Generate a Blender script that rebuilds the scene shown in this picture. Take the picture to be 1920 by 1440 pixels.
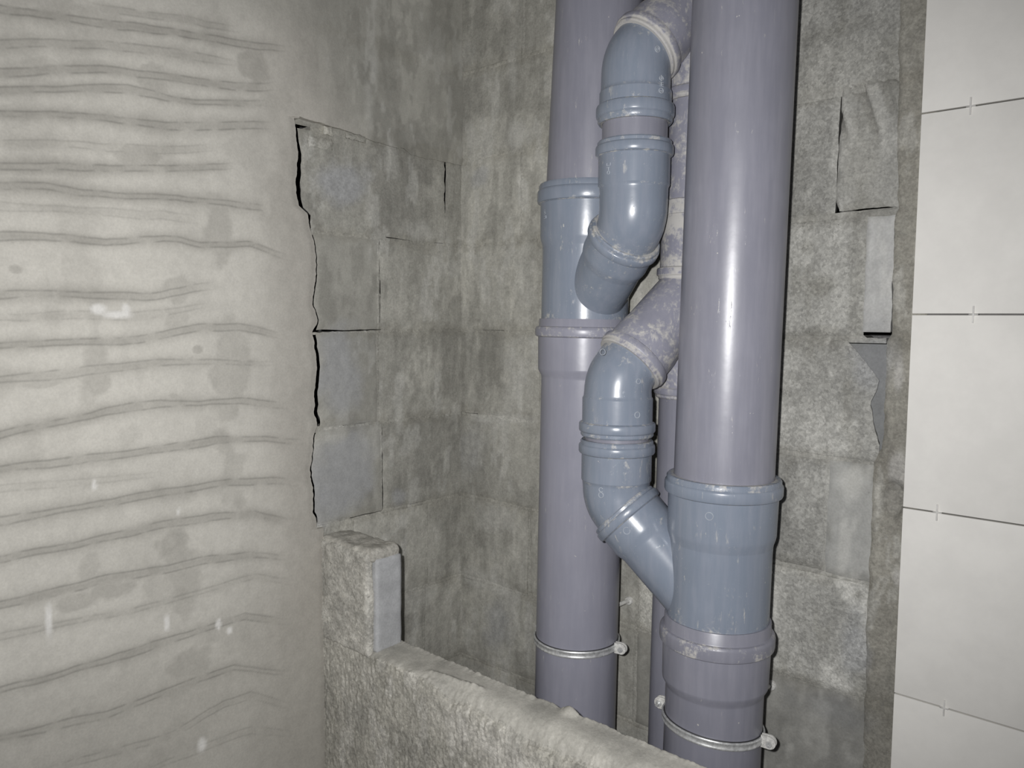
import bpy, math, random
import numpy as np
from mathutils import Vector, Matrix

# ------------------------------------------------------------------ camera, world, light
for o in list(bpy.data.objects):
    bpy.data.objects.remove(o, do_unlink=True)
scene = bpy.context.scene
col = scene.collection
F_PX = 1500.67
YAW, PITCH, ROLL = [math.radians(a) for a in (41.9896, 4.5965, 0.4272)]
CAM = np.array([1.38282, -1.35259, 1.5])
FW = np.array([-math.sin(YAW)*math.cos(PITCH), math.cos(YAW)*math.cos(PITCH), -math.sin(PITCH)])
R0 = np.array([math.cos(YAW), math.sin(YAW), 0.0])
U0 = np.cross(R0, FW)
RT = math.cos(ROLL)*R0 + math.sin(ROLL)*U0
UP = -math.sin(ROLL)*R0 + math.cos(ROLL)*U0
cam_data = bpy.data.cameras.new('camera')
cam_data.sensor_fit = 'HORIZONTAL'; cam_data.sensor_width = 36.0
cam_data.lens = F_PX/1920*36.0
cam_data.clip_start = 0.02
cam = bpy.data.objects.new('camera', cam_data)
col.objects.link(cam)
m = Matrix.Identity(4)
for i in range(3):
    m[i][0], m[i][1], m[i][2], m[i][3] = RT[i], UP[i], -FW[i], CAM[i]
cam.matrix_world = m
scene.camera = cam

world = bpy.data.worlds.new('dim_room'); scene.world = world
world.use_nodes = True
world.node_tree.nodes['Background'].inputs[0].default_value = (0.9, 0.92, 1.0, 1)
world.node_tree.nodes['Background'].inputs[1].default_value = 0.10

# the camera's own flash: a few centimetres to the left of and above the lens
fl = bpy.data.lights.new('camera_flash', 'SPOT')
fl.energy = 84.0; fl.color = (1.0, 0.99, 0.985)
fl.spot_size = math.radians(112); fl.spot_blend = 1.0
fl.shadow_soft_size = 0.012
flo = bpy.data.objects.new('camera_flash', fl); col.objects.link(flo)
fpos = CAM - RT*0.052 + UP*0.035
aim = FW - UP*0.02 - RT*0.04
fm = Vector(-aim).to_track_quat('Z', 'Y').to_matrix().to_4x4()
fm.translation = Vector(fpos); flo.matrix_world = fm

vs = scene.view_settings
scene.display_settings.display_device = 'sRGB'
vs.view_transform = 'Standard'; vs.look = 'None'; vs.gamma = 1.0; vs.use_curve_mapping = False
vs.exposure = 0.0

# ------------------------------------------------------------------ helpers: pixels to wall points
def ray(x, y):
    return FW + (x-960)/F_PX*RT - (y-720)/F_PX*UP
def onX(x, y, X=0.0):
    d = ray(x, y); return CAM + d*(X-CAM[0])/d[0]
def onY(x, y, Y=0.0):
    d = ray(x, y); return CAM + d*(Y-CAM[1])/d[1]

# ------------------------------------------------------------------ helpers: noise
def _hash(ix, iy, seed):
    n = (ix.astype(np.int64)*374761393 + iy.astype(np.int64)*668265263 + seed*1442695041) & 0x7fffffff
    n = ((n ^ (n >> 13))*1274126177) & 0x7fffffff
    n = (n ^ (n >> 16)) & 0xffff
    return n/65535.0
def vnoise(x, y, seed=0):
    x = np.asarray(x, float); y = np.asarray(y, float)
    ix = np.floor(x); iy = np.floor(y); fx = x-ix; fy = y-iy
    fx = fx*fx*fx*(fx*(fx*6-15)+10); fy = fy*fy*fy*(fy*(fy*6-15)+10)
    a = _hash(ix, iy, seed); b = _hash(ix+1, iy, seed); c = _hash(ix, iy+1, seed); d = _hash(ix+1, iy+1, seed)
    return (a+(b-a)*fx)*(1-fy) + (c+(d-c)*fx)*fy
def fbm(x, y, seed=0, octv=4, gain=0.5):
    s = 0; a = 1.0; t = 0
    for k in range(octv):
        s = s + a*vnoise(x*2**k + 17.3*k, y*2**k - 9.1*k, seed+k*31); t += a; a *= gain
    return s/t
def sstep(a, b, x):
    t = np.clip((x-a)/(b-a), 0, 1); return t*t*(3-2*t)

# ------------------------------------------------------------------ helpers: objects
def make_mesh(name, verts, faces, cols=None, attr='Col', dust=None, mat=None, parent=None, smooth=35):
    me = bpy.data.meshes.new(name)
    me.from_pydata([tuple(v) for v in verts], [], [tuple(int(i) for i in f) for f in faces])
    if cols is not None:
        at = me.color_attributes.new(attr, 'FLOAT_COLOR', 'POINT')
        c4 = np.ones((len(verts), 4), np.float32); c4[:, :3] = cols
        at.data.foreach_set('color', c4.ravel())
    if dust is not None:
        at = me.attributes.new('dust', 'FLOAT', 'POINT')
        at.data.foreach_set('value', np.asarray(dust, np.float32))
    me.polygons.foreach_set('use_smooth', [True]*len(me.polygons))
    if smooth: me.set_sharp_from_angle(angle=math.radians(smooth))
    me.update()
    o = bpy.data.objects.new(name, me); col.objects.link(o)
    if mat: me.materials.append(mat)
    if parent: o.parent = parent
    return o
def structure(o, label=None, cat=None):
    o['kind'] = 'structure'
    if label: o['label'] = label
    if cat: o['category'] = cat
    return o
def thing(name, label, cat, loc, group=None):
    o = bpy.data.objects.new(name, None); col.objects.link(o)
    o.empty_display_size = 0.05
    o['label'] = label; o['category'] = cat
    if group: o['group'] = group
    return o
def box_vf(lo, hi):
    x0, y0, z0 = lo; x1, y1, z1 = hi
    v = [(x0,y0,z0),(x1,y0,z0),(x1,y1,z0),(x0,y1,z0),(x0,y0,z1),(x1,y0,z1),(x1,y1,z1),(x0,y1,z1)]
    f = [(0,3,2,1),(4,5,6,7),(0,1,5,4),(1,2,6,5),(2,3,7,6),(3,0,4,7)]
    return v, f
def bevel_box(name, lo, hi, b, mat, parent=None):
    import bmesh
    v, f = box_vf(lo, hi)
    o = make_mesh(name, v, f, mat=mat, parent=parent, smooth=None)
    bm = bmesh.new(); bm.from_mesh(o.data)
    bmesh.ops.bevel(bm, geom=bm.edges[:], offset=b, segments=2, affect='EDGES', profile=0.6)
    bm.to_mesh(o.data); bm.free()
    o.data.polygons.foreach_set('use_smooth', [True]*len(o.data.polygons))
    o.data.set_sharp_from_angle(angle=math.radians(40))
    return o

# ------------------------------------------------------------------ materials
def new_mat(name):
    mt = bpy.data.materials.new(name); mt.use_nodes = True
    nt = mt.node_tree; b = nt.nodes['Principled BSDF']
    return mt, nt, b
def N(nt, typ, **kw):
    n = nt.nodes.new(typ)
    for k, v in kw.items():
        if k.startswith('_'): setattr(n, k[1:], v)
    return n
def noise(nt, vec, scale, detail=5, rough=0.6, dist=0.0):
    n = nt.nodes.new('ShaderNodeTexNoise')
    n.inputs['Scale'].default_value = scale; n.inputs['Detail'].default_value = detail
    n.inputs['Roughness'].default_value = rough; n.inputs['Distortion'].default_value = dist
    nt.links.new(vec, n.inputs['Vector']); return n.outputs['Fac']
def ramp(nt, fac, a, b, lo=0.0, hi=1.0):
    n = nt.nodes.new('ShaderNodeMapRange'); n.interpolation_type = 'SMOOTHSTEP'
    n.inputs[1].default_value = a; n.inputs[2].default_value = b
    n.inputs[3].default_value = lo; n.inputs[4].default_value = hi
    nt.links.new(fac, n.inputs[0]); return n.outputs[0]
def math_n(nt, op, a, b):
    n = nt.nodes.new('ShaderNodeMath'); n.operation = op
    for i, x in enumerate((a, b)):
        if isinstance(x, (int, float)): n.inputs[i].default_value = x
        else: nt.links.new(x, n.inputs[i])
    return n.outputs[0]
def mix(nt, fac, a, b, mode='MIX'):
    n = nt.nodes.new('ShaderNodeMix'); n.data_type = 'RGBA'; n.blend_type = mode
    if isinstance(fac, (int, float)): n.inputs[0].default_value = fac
    else: nt.links.new(fac, n.inputs[0])
    for i, x in ((6, a), (7, b)):
        if isinstance(x, (tuple, list)): n.inputs[i].default_value = (*x[:3], 1)
        else: nt.links.new(x, n.inputs[i])
    return n.outputs[2]
def pos(nt, sc=(1, 1, 1)):
    g = nt.nodes.new('ShaderNodeNewGeometry')
    mp = nt.nodes.new('ShaderNodeMapping'); mp.inputs['Scale'].default_value = sc
    nt.links.new(g.outputs['Position'], mp.inputs['Vector']); return mp.outputs[0]
def bump(nt, bsdf, h, strength, dist, prev=None):
    n = nt.nodes.new('ShaderNodeBump'); n.inputs['Strength'].default_value = strength
    n.inputs['Distance'].default_value = dist
    nt.links.new(h, n.inputs['Height'])
    if prev is not None: nt.links.new(prev, n.inputs['Normal'])
    nt.links.new(n.outputs[0], bsdf.inputs['Normal']); return n.outputs[0]

def concrete(name, fine=0.35, coarse=0.0, lo=0.80, hi=1.18, speck=0.25, streak=False, cscale=90, grain=0.0, fineamp=0.16):
    """Colour comes from the mesh's own Col attribute, grain and fine relief from noise."""
    mt, nt, b = new_mat(name)
    a = nt.nodes.new('ShaderNodeAttribute'); a.attribute_name = 'Col'
    p = pos(nt)
    n1 = noise(nt, p, 45, 8, 0.65); n2 = noise(nt, p, 260, 4, 0.6)
    c = mix(nt, 1.0, a.outputs['Color'], math_n(nt, 'MULTIPLY', ramp(nt, n1, 0.28, 0.72, lo, hi), ramp(nt, n2, 0.25, 0.75, 1-fineamp, 1+fineamp)), 'MULTIPLY')
    if streak:
        n3 = noise(nt, pos(nt, (1, 1, 0.16)), 70, 6, 0.7)
        c = mix(nt, 1.0, c, ramp(nt, n3, 0.3, 0.7, 0.93, 1.07), 'MULTIPLY')
    if grain:
        vo = nt.nodes.new('ShaderNodeTexVoronoi'); vo.inputs['Scale'].default_value = 210; vo.inputs['Randomness'].default_value = 1.0
        wv = nt.nodes.new('ShaderNodeVectorMath'); wv.operation = 'ADD'
        nn = nt.nodes.new('ShaderNodeTexNoise'); nn.inputs['Scale'].default_value = 300; nt.links.new(p, nn.inputs['Vector'])
        ws = nt.nodes.new('ShaderNodeVectorMath'); ws.operation = 'SCALE'; ws.inputs['Scale'].default_value = 0.006
        nt.links.new(nn.outputs['Color'], ws.inputs[0]); nt.links.new(p, wv.inputs[0]); nt.links.new(ws.outputs[0], wv.inputs[1])
        nt.links.new(wv.outputs[0], vo.inputs['Vector'])
        sp = nt.nodes.new('ShaderNodeSeparateColor'); nt.links.new(vo.outputs['Color'], sp.inputs[0])
        c = mix(nt, 1.0, c, ramp(nt, sp.outputs[0], 0.0, 1.0, 1-grain, 1+grain), 'MULTIPLY')
    if speck:
        n4 = noise(nt, p, 190, 3, 0.5)
        c = mix(nt, ramp(nt, n4, 0.66, 0.74, 0, speck), c, (0.55, 0.54, 0.5))
        n5 = noise(nt, p, 120, 3, 0.5, 0.4)
        c = mix(nt, ramp(nt, n5, 0.30, 0.22, 0, speck*1.6), c, (0.07, 0.068, 0.06))
    nt.links.new(c, b.inputs['Base Color'])
    b.inputs['Roughness'].default_value = 0.88
    b.inputs['Specular IOR Level'].default_value = 0.25
    pr = None
    if coarse: pr = bump(nt, b, noise(nt, p, cscale, 6, 0.6, 0.3), coarse, 0.004)
    bump(nt, b, noise(nt, p, 330, 5, 0.65), fine, 0.0016, pr)
    return mt
M = {}
M['plaster'] = concrete('trowelled_plaster', 0.18, 0.04, 0.95, 1.05, 0.07, fineamp=0.06)
M['smear'] = concrete('mortar_smeared_block', 0.32, 0.12, 0.90, 1.10, 0.14, True, 140, 0.06, 0.11)
M['block'] = concrete('rough_concrete_block', 0.55, 0.45, 0.90, 1.10, 0.32, False, 210, 0.15)
M['clean'] = concrete('clean_block_face', 0.22, 0.06, 0.92, 1.08, 0.15, fineamp=0.08)
M['sill'] = concrete('trowelled_mortar_top', 0.30, 0.10, 0.93, 1.07, 0.12, False, 160, 0.05, 0.08)
M['mortar'] = concrete('mortar', 0.40, 0.25, 0.90, 1.10, 0.18, False, 160, 0.10)
M['render'] = concrete('rough_render', 0.55, 0.50, 0.88, 1.12, 0.30, False, 170, 0.15)

def pvc(name, base, dust_amt=0.0, rough=0.34):
    mt, nt, b = new_mat(name)
    p = pos(nt)
    st = noise(nt, pos(nt, (1, 1, 0.10)), 90, 4, 0.6)
    c = mix(nt, ramp(nt, st, 0.35, 0.70, 0, 0.14), base, (0.42, 0.41, 0.46))
    big = noise(nt, p, 14, 4, 0.6)
    c = mix(nt, ramp(nt, big, 0.35, 0.65, 0, 0.16), c, tuple(x*0.72 for x in base))
    at = nt.nodes.new('ShaderNodeAttribute'); at.attribute_name = 'dust'
    n1 = noise(nt, p, 26, 7, 0.72, 0.3); n2 = noise(nt, p, 120, 4, 0.65)
    # cement haze, splashes and crust; the attribute says where crust built up on the part
    lev = math_n(nt, 'ADD', math_n(nt, 'MULTIPLY', n1, 0.65), math_n(nt, 'MULTIPLY', n2, 0.35))
    lev = math_n(nt, 'ADD', lev, math_n(nt, 'MULTIPLY', at.outputs['Fac'], 0.30))
    mk = ramp(nt, lev, 0.66-dust_amt, 0.76-dust_amt*0.7, 0, 0.80)
    tiny = noise(nt, p, 85, 2, 0.5)
    mk = math_n(nt, 'MAXIMUM', mk, ramp(nt, tiny, 0.765, 0.79, 0, 0.8))
    scr = noise(nt, pos(nt, (1, 1, 0.22)), 95, 5, 0.75, 0.25)
    gate = ramp(nt, noise(nt, p, 17, 3, 0.6), 0.50, 0.62, 0, 1)
    mk = math_n(nt, 'MAXIMUM', mk, math_n(nt, 'MULTIPLY', gate, ramp(nt, scr, 0.62-dust_amt*0.6, 0.69-dust_amt*0.5, 0, 0.62)))
    c = mix(nt, mk, c, (0.50, 0.485, 0.45))
    nt.links.new(c, b.inputs['Base Color'])
    nt.links.new(math_n(nt, 'ADD', rough, math_n(nt, 'MULTIPLY', mk, 0.45)), b.inputs['Roughness'])
    b.inputs['IOR'].default_value = 1.5
    pr = bump(nt, b, mk, 0.25, 0.0012)
    bump(nt, b, noise(nt, p, 30, 3, 0.5), 0.06, 0.004, pr)
    return mt
PURPLE = (0.216, 0.218, 0.260); GREY = (0.200, 0.232, 0.287)
M['purple'] = pvc('purple_grey_pvc', PURPLE, 0.0, 0.33)
M['purple_lit'] = pvc('brightened_purple_pvc', (0.255, 0.257, 0.307), 0.02, 0.34)  # purple copy with a lightened base, offsetting the flash falloff in the corner
M['grey'] = pvc('blue_grey_pvc', GREY, 0.06, 0.27)
M['dusty'] = pvc('dusty_purple_pvc', (0.245, 0.247, 0.298), 0.165, 0.42)
def simple(name, base, rough, metal=0.0, var=0.12, sc=60):
    mt, nt, b = new_mat(name); p = pos(nt)
    c = mix(nt, ramp(nt, noise(nt, p, sc, 6, 0.65), 0.3, 0.7, 0, 1), tuple(x*(1-var) for x in base), tuple(min(1, x*(1+var)) for x in base))
    nt.links.new(c, b.inputs['Base Color']); b.inputs['Roughness'].default_value = rough; b.inputs['Metallic'].default_value = metal
    bump(nt, b, noise(nt, p, 400, 3, 0.5), 0.08, 0.0006)
    return mt
M['zinc'] = simple('dull_zinc', (0.66, 0.67, 0.67), 0.38, 0.55, 0.25, 160)
M['zinc_dusty'] = simple('cement_dusted_zinc', (0.60, 0.595, 0.57), 0.6, 0.15, 0.25, 220)
M['rubber'] = simple('black_rubber', (0.02, 0.02, 0.022), 0.6)
M['tile'] = simple('cream_tile', (0.80, 0.785, 0.745), 0.42, 0.0, 0.035, 14)
M['grout'] = simple('empty_tile_joint', (0.16, 0.155, 0.15), 0.9)
M['spacer'] = simple('white_plastic_spacer', (0.62, 0.61, 0.585), 0.5)
M['mark'] = simple('cement_filled_moulding', (0.40, 0.43, 0.47), 0.6)
M['floor'] = simple('concrete_floor', (0.22, 0.215, 0.2), 0.9, 0, 0.2, 20)
M['ceiling'] = simple('grey_ceiling', (0.4, 0.4, 0.38), 0.9)

# ------------------------------------------------------------------ slabs that lie in a wall
def W_left(h, u, v):  return np.stack([h, u, v], -1)       # u = world y, wall faces +x
def W_back(h, u, v):  return np.stack([u, -h, v], -1)      # u = world x, wall faces -y
def const(c): return lambda t: np.full_like(t, c)
def slab(name, wall, ul, ur, vb, vt, thick, hfn, cfn, mat, parent, cell=0.007, cellv=None, rnd=0.003, under=0.006, flip=None):
    """A piece of wall: displaced front grid between four edge curves, sides running back, undercut a little."""
    if not callable(ul): ul = const(ul)
    if not callable(ur): ur = const(ur)
    if not callable(vb): vb = const(vb)
    if not callable(vt): vt = const(vt)
    h5 = np.array([0.5]); w = float(ur(h5)[0]-ul(h5)[0]); hh = float(vt(h5)[0]-vb(h5)[0])
    nx = max(3, int(abs(w)/cell)+2); nz = max(3, int(abs(hh)/(cellv or cell))+2)
    s = np.linspace(0, 1, nx); t = np.linspace(0, 1, nz)
    S, T = np.meshgrid(s, t, indexing='ij')
    U = ul(T)*(1-S) + ur(T)*S; V = vb(S)*(1-T) + vt(S)*T
    e = np.minimum(np.minimum(S, 1-S)*abs(w), np.minimum(T, 1-T)*abs(hh))
    H = hfn(U, V) - rnd*(1-np.clip(e/max(rnd*2.2, 1e-6), 0, 1))**2
    P = wall(H, U, V).reshape(-1, 3)
    C = cfn(U, V).reshape(-1, 3)
    idx = np.arange(nx*nz).reshape(nx, nz)
    f = np.stack([idx[:-1, :-1], idx[1:, :-1], idx[1:, 1:], idx[:-1, 1:]], -1).reshape(-1, 4)
    loop = np.concatenate([idx[:, 0], idx[-1, 1:], idx[-2::-1, -1], idx[0, -2:0:-1]])
    n0 = len(P); k = len(loop)
    uc, vc = float(U.mean()), float(V.mean())
    Ul = U.reshape(-1)[loop]; Vl = V.reshape(-1)[loop]
    fu = np.clip(1-2*under/max(abs(w), 1e-4), 0.3, 1); fv = np.clip(1-2*under/max(abs(hh), 1e-4), 0.3, 1)
    B = wall(np.full(k, float(np.mean(H))-thick), uc+(Ul-uc)*fu, vc+(Vl-vc)*fv)
    P = np.concatenate([P, B]); C = np.concatenate([C, C[loop]])
    j = np.arange(k); j2 = (j+1) % k
    sk = np.stack([loop[j], n0+j, n0+j2, loop[j2]], -1)
    faces = [tuple(q) for q in f] + [tuple(q) for q in sk] + [tuple(range(n0+k-1, n0-1, -1))]
    if wall is W_back: pass
    else: pass
    return make_mesh(name, P, faces, C, mat=mat, parent=parent, smooth=50)

def pxpoly(pts, plane='L', off=0.0):
    """Pixel polyline to (u, v) on a wall."""
    out = []
    for x, y in pts:
        p = onX(x, y, off) if plane == 'L' else onY(x, y, -off)
        out.append((p[1] if plane == 'L' else p[0], p[2]))
    return np.array(out)

# colour fields -----------------------------------------------------------------------------
def patch(U, V, cu, cv, ru, rv, seed=1, soft=0.5):
    d = np.sqrt(((U-cu)/ru)**2 + ((V-cv)/rv)**2) + (fbm(U*22, V*22, seed, 4)-0.5)*1.3
    return 1-sstep(1-soft, 1+soft, d)
def blend(C, m, c, a=1.0):
    m = np.clip(m*a, 0, 1)[..., None]
    return C*(1-m) + np.array(c)*m
OLIVE = np.array((0.345, 0.338, 0.303)); BLUISH = np.array((0.375, 0.380, 0.385)); PALE = np.array((0.53, 0.525, 0.49))
LEFT_PATCHES = [  # bare bluish block faces and pale smears, as pixels in the photograph
    (640, 345, .055, .05, 'b', .8), (640, 690, .06, .075, 'b', .75), (640, 890, .07, .08, 'b', .8), (610, 960, .03, .05, 'b', .5),
    (785, 435, .05, .02, 'p', .35), (735, 300, .018, .03, 'p', .35), (745, 930, .02, .02, 'b', .6), (700, 640, .03, .02, 'd', .3),
    (775, 640, .035, .02, 'd', .5), (690, 200, .012, .06, 'p', .35), (700, 110, .01, .05, 'p', .5), (730, 160, .03, .06, 'd', .35), (820, 120, .05, .03, 'p', .22),
    (830, 60, .05, .08, 'd', .4), (860, 300, .05, .20, 'd', .25), (640, 800, .07, .012, 'd', .25), (780, 1120, .06, .03, 'p', .3), (830, 960, .06, .03, 'd', .4),
    (620, 815, .03, .02, 'p', .35), (655, 255, .04, .02, 'o', .7)]
BACK_PATCHES = [
    (965, 255, .03, .03, 'p', .55), (960, 130, .015, .06, 'p', .35), (900, 330, .025, .02, 'b', .5), (905, 785, .05, .014, 'p', .6), (960, 785, .06, .012, 'p', .5),
    (880, 850, .06, .06, 'b', .25), (920, 690, .05, .05, 'd', .3), (965, 720, .04, .07, 'p', .3), (985, 520, .03, .08, 'p', .25), (880, 1000, .05, .12, 'd', .35),
    (910, 1090, .08, .02, 'p', .45), (930, 970, .05, .03, 'p', .35), (930, 1180, .04, .05, 'b', .5), (900, 60, .08, .08, 'd', .35), (985, 1060, .04, .05, 'd', .2),
    (1540, 535, .02, .018, 'd', .7), (1515, 465, .012, .012, 'd', .5), (1520, 640, .06, .02, 'd', .3), (1640, 680, .03, .05, 'k', .6),
    (1612, 1115, .008, .008, 'd', .8), (1610, 1200, .02, .06, 'k', .6), (1620, 1275, .02, .02, 'd', .5), (1550, 130, .12, .04, 'o', .3),
    (1560, 60, .07, .015, 'd', .35), (1500, 1270, .08, .012, 'd', .3), (1560, 1330, .06, .03, 'k', .4), (1600, 900, .02, .025, 'p', .5), (1620, 280, .03, .08, 'o', .4)]
CODE = {'b': BLUISH, 'p': PALE, 'd': np.array((0.22, 0.215, 0.19)), 'o': OLIVE, 'k': np.array((0.25, 0.255, 0.26))}
def zj(k): return 1.8733-0.2002*k
def wall_colour(which, tint=1.0, base=None, vary=1.0):
    def fn(U, V):
        sd = 3 if which == 'L' else 8
        n = fbm(U*7, V*5, sd, 5, 0.6); st = fbm(U*55, V*7, sd+1, 4, 0.6)
        if base is not None:
            b = np.broadcast_to(np.array(base), U.shape+(3,)).copy()
        elif which == 'L':
            b = np.broadcast_to(OLIVE, U.shape+(3,)).copy()
        else:
            k = sstep(0.40, 0.75, U)[..., None]
            b = OLIVE*1.10*(1-k) + np.array((0.315, 0.312, 0.290))*k
        b = b*(1 + vary*((n-0.5)*0.34 + (st-0.5)*0.20))[..., None]
        f2 = fbm(U*26+5, V*9, sd+5, 5, 0.62)
        f3 = fbm(U*13+2, V*5, sd+6, 5, 0.62); f4 = fbm(U*9, V*7+4, sd+7, 5, 0.6)
        b = blend(b, sstep(0.545, 0.585, f3), b*1.16, 0.8*vary)
        b = blend(b, sstep(0.455, 0.42, f4), b*0.80, 0.8*vary)
        # mortar smeared out of the bed joints over the block edges
        dz = np.abs((V-zj(0)+0.1001) % 0.2002 - 0.1001) + (fbm(U*24, V*24, sd+8, 4, 0.6)-0.5)*0.045
        b = blend(b, 1-sstep(0.006, 0.020, dz), b*np.array((0.86, 0.85, 0.83)), 0.75*vary)
        b = blend(b, sstep(0.61, 0.68, f2), PALE, 0.40*vary)
        b = blend(b, sstep(0.39, 0.33, f2), (0.22, 0.215, 0.19), 0.40*vary)
        for q, (x, y, ru, rv, c, a) in enumerate(LEFT_PATCHES if which == 'L' else BACK_PATCHES):
            p = onX(x, y) if which == 'L' else onY(x, y)
            b = blend(b, patch(U, V, p[1] if which == 'L' else p[0], p[2], ru, rv, q), CODE[c], a)
        return np.clip(b*tint, 0.02, 0.9)
    return fn
def relief(seed, base=0.0, a1=0.002, a2=0.0008, tilt=(0, 0), c=(0, 0)):
    def fn(U, V):
        return base + a1*2*(fbm(U*9, V*9, seed, 3)-0.5) + a2*2*(fbm(U*60, V*60, seed+9, 3)-0.5) + tilt[0]*(U-c[0]) + tilt[1]*(V-c[1])
    return fn
def wob(c, amp, freq, seed, L=1.0):
    return lambda t: c + amp*2*(fbm(t*freq*L+seed*3.7, t*0+seed, seed, 3)-0.5)

# ------------------------------------------------------------------ the setting: wall cores, floor, ceiling
ZJ = [1.8733-0.2002*k for k in range(-4, 10)]        # bed joints of the block courses
def zj(k): return 1.8733-0.2002*k
v, f = box_vf((-0.42, -2.6, 0.0), (-0.26, 0.42, 2.62))
wall_left = structure(make_mesh('wall_left', v, f, np.full((8, 3), 0.2), mat=M['mortar'], smooth=None), 'grey block wall, trowel-plastered up to a jagged broken edge', 'wall')
v, f = box_vf((-0.26, 0.26, 0.0), (2.4, 0.42, 2.62))
wall_back = structure(make_mesh('wall_back', v, f, np.full((8, 3), 0.2), mat=M['mortar'], smooth=None), 'bare concrete block wall behind the drain pipes, tiled at one side', 'wall')
v, f = box_vf((-0.42, -2.6, -0.1), (2.4, 0.42, 0.0))
floor = structure(make_mesh('floor', v, f, mat=M['floor'], smooth=None), 'raw grey concrete floor under the pipes', 'floor')
v, f = box_vf((-0.42, -2.6, 2.62), (2.4, 0.42, 2.72))
ceiling = structure(make_mesh('ceiling', v, f, mat=M['ceiling'], smooth=None), 'plain grey concrete ceiling above the pipes', 'ceiling')

rng = random.Random(4)
# jagged edge of the plaster on the left wall -------------------------------------------------
EDGE_PX = [(553, 218), (558, 250), (560, 290), (556, 340), (562, 385), (578, 400), (584, 430), (594, 470), (592, 520), (587, 570), (597, 600), (588, 622),
           (592, 650), (597, 680), (592, 730), (591, 770), (595, 800), (588, 818), (586, 870), (582, 895), (588, 915), (590, 960), (597, 992)]
PT = 0.014                                            # plaster thickness
ed = pxpoly(EDGE_PX, 'L', PT)
ez = ed[::-1, 1]; eu = ed[::-1, 0]
def edge_u(z):
    z = np.asarray(z, float)
    e = np.interp(z, ez, eu)
    e = np.where(z < ez[0], -0.405, e)
    return e + 0.0035*2*(fbm(z*55, z*0, 77, 3)-0.5)

# ---- left wall blocks: course k lies between zj(k) and zj(k-1)... list of head joints (world y), near end to corner
GAP = 0.0035
def lj(x, y): return float(onX(x, y)[1])
left_courses = {
    -3: [-0.455, -0.20, 0.0], -2: [-0.455, -0.30, 0.0], -1: [-0.455, -0.16, 0.0],
    0: [-0.455, -0.235, 0.0],
    1: [None, lj(834, 380), 0.0],
    2: [None, lj(711, 540), 0.0],
    3: [None, lj(708, 710), 0.0],
    4: [None, lj(716, 890), 0.0],
    5: [-0.325, lj(800, 1050), 0.0], 6: [-0.325, -0.12, 0.0], 7: [-0.325, -0.2, 0.0], 8: [-0.325, -0.1, 0.0], 9: [-0.325, -0.2, 0.0]}
# width of the open gap between plaster edge and block (metres, seen past the plaster thickness)
def edge_gap(z):
    return np.interp(z, [1.06, 1.12, 1.26, 1.285, 1.35, 1.46, 1.475, 1.49, 1.60, 1.69, 1.71, 1.76, 1.82, 1.86, 1.89],
                        [.001, .0015, .001, .006, .006, .005, .006, .001, .0015, .001, .006, .008, .005, .002, .001])
bm_tint = {}
for k, js in left_courses.items():
    top, bot = zj(k-1)-GAP, zj(k)+GAP
    for i in range(len(js)-1):
        a, b = js[i], js[i+1]
        sd = 100+k*10+i
        if a is None:
            def ul(t, top=top, bot=bot):
                z = bot+(top-bot)*t
                return edge_u(z)+0.0095+edge_gap(z)
        else:
            ul = wob(a+GAP*0.7, 0.002, 5, sd)
        ur = wob(b-GAP*0.7, 0.002, 5, sd+1) if i < len(js)-2 else const(0.02)
        base = rng.uniform(-0.001, 0.0025)
        mat = M['clean'] if (k, i) in ((4, 0), (3, 0), (2, 0)) else M['smear']
        tint = {(2, 0): 0.96, (1, 0): 1.0}.get((k, i), rng.uniform(0.90, 1.08))
        slab('block', W_left, ul, ur, wob(bot, 0.0015, 5, sd+2), wob(top, 0.0015, 5, sd+3), 0.018,
             relief(sd, base*0.6, 0.0016, 0.0006), wall_colour('L', tint), mat, wall_left, rnd=0.0012, under=0.022)
# ---- left wall mortar: beds, with the open cracks the photo shows, and heads
def crack_top(segs, z, sd):
    """Upper edge of a bed joint: flush, except where a crack of the given width runs along it."""
    def fn(s, lo=None, hi=None): pass
    return fn
def bed(wall, parent, which, k, u0, u1, cracks, sd, depth=-0.0012):
    zc = zj(k)
    def vt(s):
        u = u0+(u1-u0)*s
        w = np.zeros_like(u)
        for a, b, w0, w1 in cracks:
            q = np.clip((u-a)/(b-a), 0, 1); inside = (u >= a) & (u <= b)
            w = np.where(inside, w0+(w1-w0)*q, w)
        w = w*(0.75+0.5*vnoise(u*160, u*0, sd))
        return zc+GAP+0.003 - np.where(w > 0, w+0.003, 0)
    n = const(zc-GAP-0.003)
    slab('mortar_joint', wall, u0, u1, n, vt, 0.04, relief(sd, depth, 0.0012, 0.0008),
         wall_colour(which, 1.04), M['mortar'], parent, cell=0.006, rnd=0.001, under=0.001)
LC = {2: [(-0.43, lj(718, 622), .0052, .0012)], 1: [(lj(725, 447), lj(770, 455), .0008, .0015), (lj(815, 462), lj(832, 465), .0015, .0008)],
      3: [(lj(640, 790), lj(690, 795), .0012, .0012)], 4: [(lj(658, 986), lj(717, 972), .0035, .0022), (lj(770, 958), lj(800, 950), .001, .001)]}
for k in range(-4, 9):
    lo = -0.44 if k < 0 else (-0.418 if k <= 4 else -0.33)
    bed(W_left, wall_left, 'L', k, lo, 0.012, LC.get(k, []), 500+k)
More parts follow.
